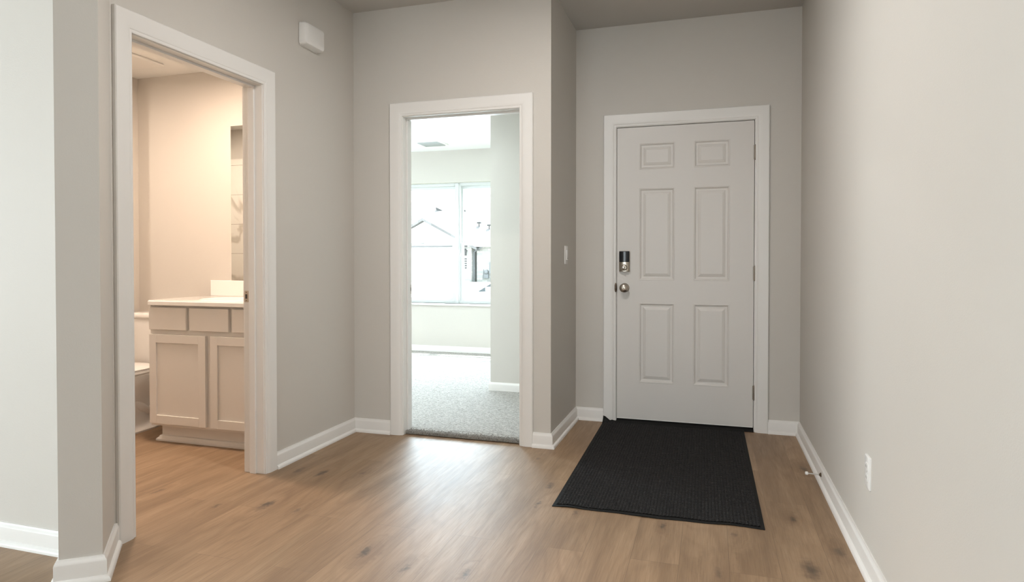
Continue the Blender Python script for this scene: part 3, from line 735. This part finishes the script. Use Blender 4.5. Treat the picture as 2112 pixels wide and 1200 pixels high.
# bedroom ceiling register
vg = empty('ceiling_vent', (-3.0, 6.62, CEIL2)); meta(vg, 'white ceiling air vent in the bedroom above the window', 'ceiling vent')
MB().box((-3.17, 6.53, CEIL2 - .006), (-2.86, 6.80, CEIL2 - .0005)).build('vent_frame', M['plastic'], vg, bevel=.002)
mb = MB()
for k in range(7):
    y = 6.56 + k * .034; mb.poly([(-3.14, y, CEIL2 - .0065), (-2.89, y, CEIL2 - .0065), (-2.89, y + .02, CEIL2 - .016), (-3.14, y + .02, CEIL2 - .016)])
mb.build('louvres', M['gutter'], vg)

# ------------------------------------------------------------------ outdoors beyond the bedroom window
slab('ground', [((-60, 7.4, -1.0), (40, 90, -.80))], 'grass', 'lawn outside the bedroom window', 'ground')
struct(MB().box((-60, 14.5, -.80), (40, 24, -.78)).build('ground_street', M['concrete']), 'street outside the bedroom window', 'street')
struct(MB().loft([[(x, 24, -.9), (x, 24, -.76), (x, 40, -.44), (x, 42.5, -.44), (x, 42.5, -.9)] for x in (-32, -10)]).build('ground_driveway', M['concrete']), 'pale driveway of the house across the street', 'driveway')
struct(MB().loft([[(x, 24, -.8), (x, 40, -.47), (x, 70, -.47), (x, 70, -.8)] for x in (-50, 30)]).build('ground_lawn', M['grass']), 'lawn rising to the house across the street', 'lawn')

hs = empty('house', (-18, 46, -.47)); meta(hs, 'pale gabled house with brick side wall across the street', 'house')
gz = -.47
# gabled garage wing
gx0, gx1, gy, eh = -23.64, -16.3, 42.9, 2.05
ap = ((gx0 + gx1) / 2, 3.95)
mb = MB(); mb.loft([[(gx0, y, gz), (gx1, y, gz), (gx1, y, eh), (ap[0], y, ap[1] - .05), (gx0, y, eh)] for y in (gy, 48)]); mb.build('garage_wing', M['siding'], hs)
mb = MB()
for s, xe in ((1, gx1 + .5), (-1, gx0 - .5)):
    sl = (ap[1] - eh) / (gx1 - ap[0]); ze = ap[1] - sl * abs(xe - ap[0])
    mb.loft([[(ap[0], y, ap[1]), (xe, y, ze), (xe, y, ze + .18), (ap[0], y, ap[1] + .18)] for y in (gy - .35, 49)])
mb.build('garage_roof', M['shingle'], hs)
mb = MB().box((-22.3, gy - .06, gz), (-17.6, gy - .01, 1.75))
gd = mb.build('garage_door', M['car_paint'], hs)
mb = MB()
for k in range(1, 4): mb.box((-22.3, gy - .07, gz + k * .55), (-17.6, gy - .055, gz + k * .55 + .03))
mb.build('panel_seams', M['gutter'], gd)
# main body and brick side
MB().box((-16.0, 43.2, gz), (2, 52, eh)).build('brick_wall', M['brick'], hs)
mb = MB(); mb.loft([[(x, 42.7, eh - .02), (x, 54.5, eh - .02), (x, 48.6, 5.9)] for x in (-24, 2.6)]); mb.build('main_roof', M['shingle'], hs)
MB().box((-16.5, 42.62, eh - .02), (2.6, 42.74, eh + .10)).build('gutter', M['gutter'], hs)
MB().tube([(-15.4, 42.7, eh), (-16.15, 43.1, eh - .35), (-16.2, 43.14, eh - .5), (-16.2, 43.14, gz)], .05, 8).build('downspout', M['meter'], hs)
for x, y, z, kind in ((-20.7, 47.35, 5.08, 0), (-18.39, 46.68, 4.64, 1), (-16.52, 45.08, 3.6, 1), (-15.61, 44.77, 3.39, 1)):
    if kind == 0:
        MB().loft([[(x - .27 + k * .54, y - .1, z + .05 - k * .26), (x - .27 + k * .54, y + .1, z + .05 - k * .26), (x - .27 + k * .54, y + .1, z + .22 - k * .26), (x - .27 + k * .54, y - .1, z + .22 - k * .26)] for k in (0, 1)]).build('ridge_vent', M['vent_metal'], hs)
    else:
        MB().tube([(x, y, z - .1), (x, y, z + .22)], .035, 8).box((x - .13, y - .1, z + .22), (x + .13, y + .1, z + .33)).build('roof_vent', M['vent_metal'], hs)
# wall lantern and house number plaque on the garage wing corner
MB().box((-17.25, gy - .04, gz), (-16.28, gy + .2, eh - .02)).build('brick_pier', M['brick'], hs)
ln = MB().box((-16.86, gy - .2, 1.72), (-16.60, gy - .045, 1.80)).box((-16.81, gy - .22, 1.42), (-16.65, gy - .06, 1.715)).lathe((-16.73, gy - .12, 1.805), (0, 0, 1), [(0, .12), (.12, .02)], 8).build('wall_lantern', M['vent_metal'], hs)
pq = MB().box((-16.84, gy - .07, .45), (-16.58, gy - .042, 1.30)).build('plaque', M['gutter'], hs)
mb = MB()
for k in range(5): mb.box((-16.80, gy - .08, .49 + k * .16), (-16.62, gy - .071, .59 + k * .16))
mb.build('plaque_squares', M['vent_metal'], pq)
mt = MB().lathe((-15.25, 43.18, .25), (0, -1, 0), [(0, .16), (.16, .15), (.2, .08)], 14).box((-15.42, 43.05, -.2), (-15.08, 43.19, .1)).tube([(-15.5, 43.1, -.3), (-15.45, 43.1, .45)], .03, 6).build('gas_meter', M['meter'], hs)
MB().box((-15.0, 43.0, .15), (-14.65, 43.19, .95)).tube([(-14.85, 43.1, .15), (-14.85, 43.1, gz)], .04, 6).build('electric_panel', M['meter'], hs)

# car
def car():
    e = empty('parked_car', (-6.0, 19.2, -.78)); meta(e, 'white car parked on the street outside the bedroom window', 'car')
    L0 = -8.02; z0 = -.74
    body = [(0, .32), (.02, .55), (.10, .68), (.55, .80), (1.15, .90), (1.55, .94), (3.55, .97), (4.2, .98), (4.42, .90), (4.48, .6), (4.46, .32)]
    def sec(x, zt, half, zb): return [(L0 + x, 19.2 - half, z0 + zb), (L0 + x, 19.2 - half * 1.03, z0 + (zb + zt) / 2), (L0 + x, 19.2 - half * .94, z0 + zt - .04), (L0 + x, 19.2 - half * .8, z0 + zt),
        (L0 + x, 19.2 + half * .8, z0 + zt), (L0 + x, 19.2 + half * .94, z0 + zt - .04), (L0 + x, 19.2 + half * 1.03, z0 + (zb + zt) / 2), (L0 + x, 19.2 + half, z0 + zb)]
    secs = []
    for x, zt, h in ((0, .45, .55), (.03, .60, .72), (.15, .70, .82), (.6, .80, .88), (1.2, .90, .9), (1.6, .94, .9), (2.6, .96, .91), (3.6, .97, .9), (4.2, .96, .86), (4.42, .86, .80), (4.48, .6, .74)):
        secs.append(sec(x, zt, h, .25 if x > .1 else .34))
    MB().loft(secs).build('car_body', M['car_paint'], e, smooth=True)
    gl = [(1.25, .91, .80), (1.75, 1.22, .68), (2.15, 1.40, .62), (2.9, 1.45, .60), (3.4, 1.36, .61), (3.95, 1.05, .70), (4.1, .97, .74)]
    rings = [[(L0 + x, 19.2 - .80, z0 + .9), (L0 + x, 19.2 - hw, z0 + zt), (L0 + x, 19.2 + hw, z0 + zt), (L0 + x, 19.2 + .80, z0 + .9)] for x, zt, hw in gl]
    MB().loft(rings).build('greenhouse_glass', M['car_glass'], e, smooth=True)
    rr = [[(L0 + x, 19.2 - hw * .98, z0 + zt - .01), (L0 + x, 19.2 - hw * .8, z0 + zt + .03), (L0 + x, 19.2 + hw * .8, z0 + zt + .03), (L0 + x, 19.2 + hw * .98, z0 + zt - .01)] for x, zt, hw in gl[1:6]]
    MB().loft(rr).build('car_roof', M['car_paint'], e, smooth=True)
    for x in (.82, 3.55):
        for y in (19.2 - .86, 19.2 + .86):
            s = -1 if y < 19.2 else 1
            w = MB().lathe((L0 + x, y - s * .12, z0 + .32), (0, s, 0), [(0, .30), (.02, .325), (.2, .325), (.22, .29)], 28).build('wheel', M['tyre'], e, smooth=True)
            MB().lathe((L0 + x, y + s * .08, z0 + .32), (0, s, 0), [(0, .21), (.03, .20), (.04, .05)], 16).build('hubcap', M['steel'], w, smooth=True)
    MB().box((L0 + 1.55, 19.2 - 1.02, z0 + .93), (L0 + 1.75, 19.2 - .88, z0 + 1.05)).build('wing_mirror', M['car_paint'], e, bevel=.02)
car()
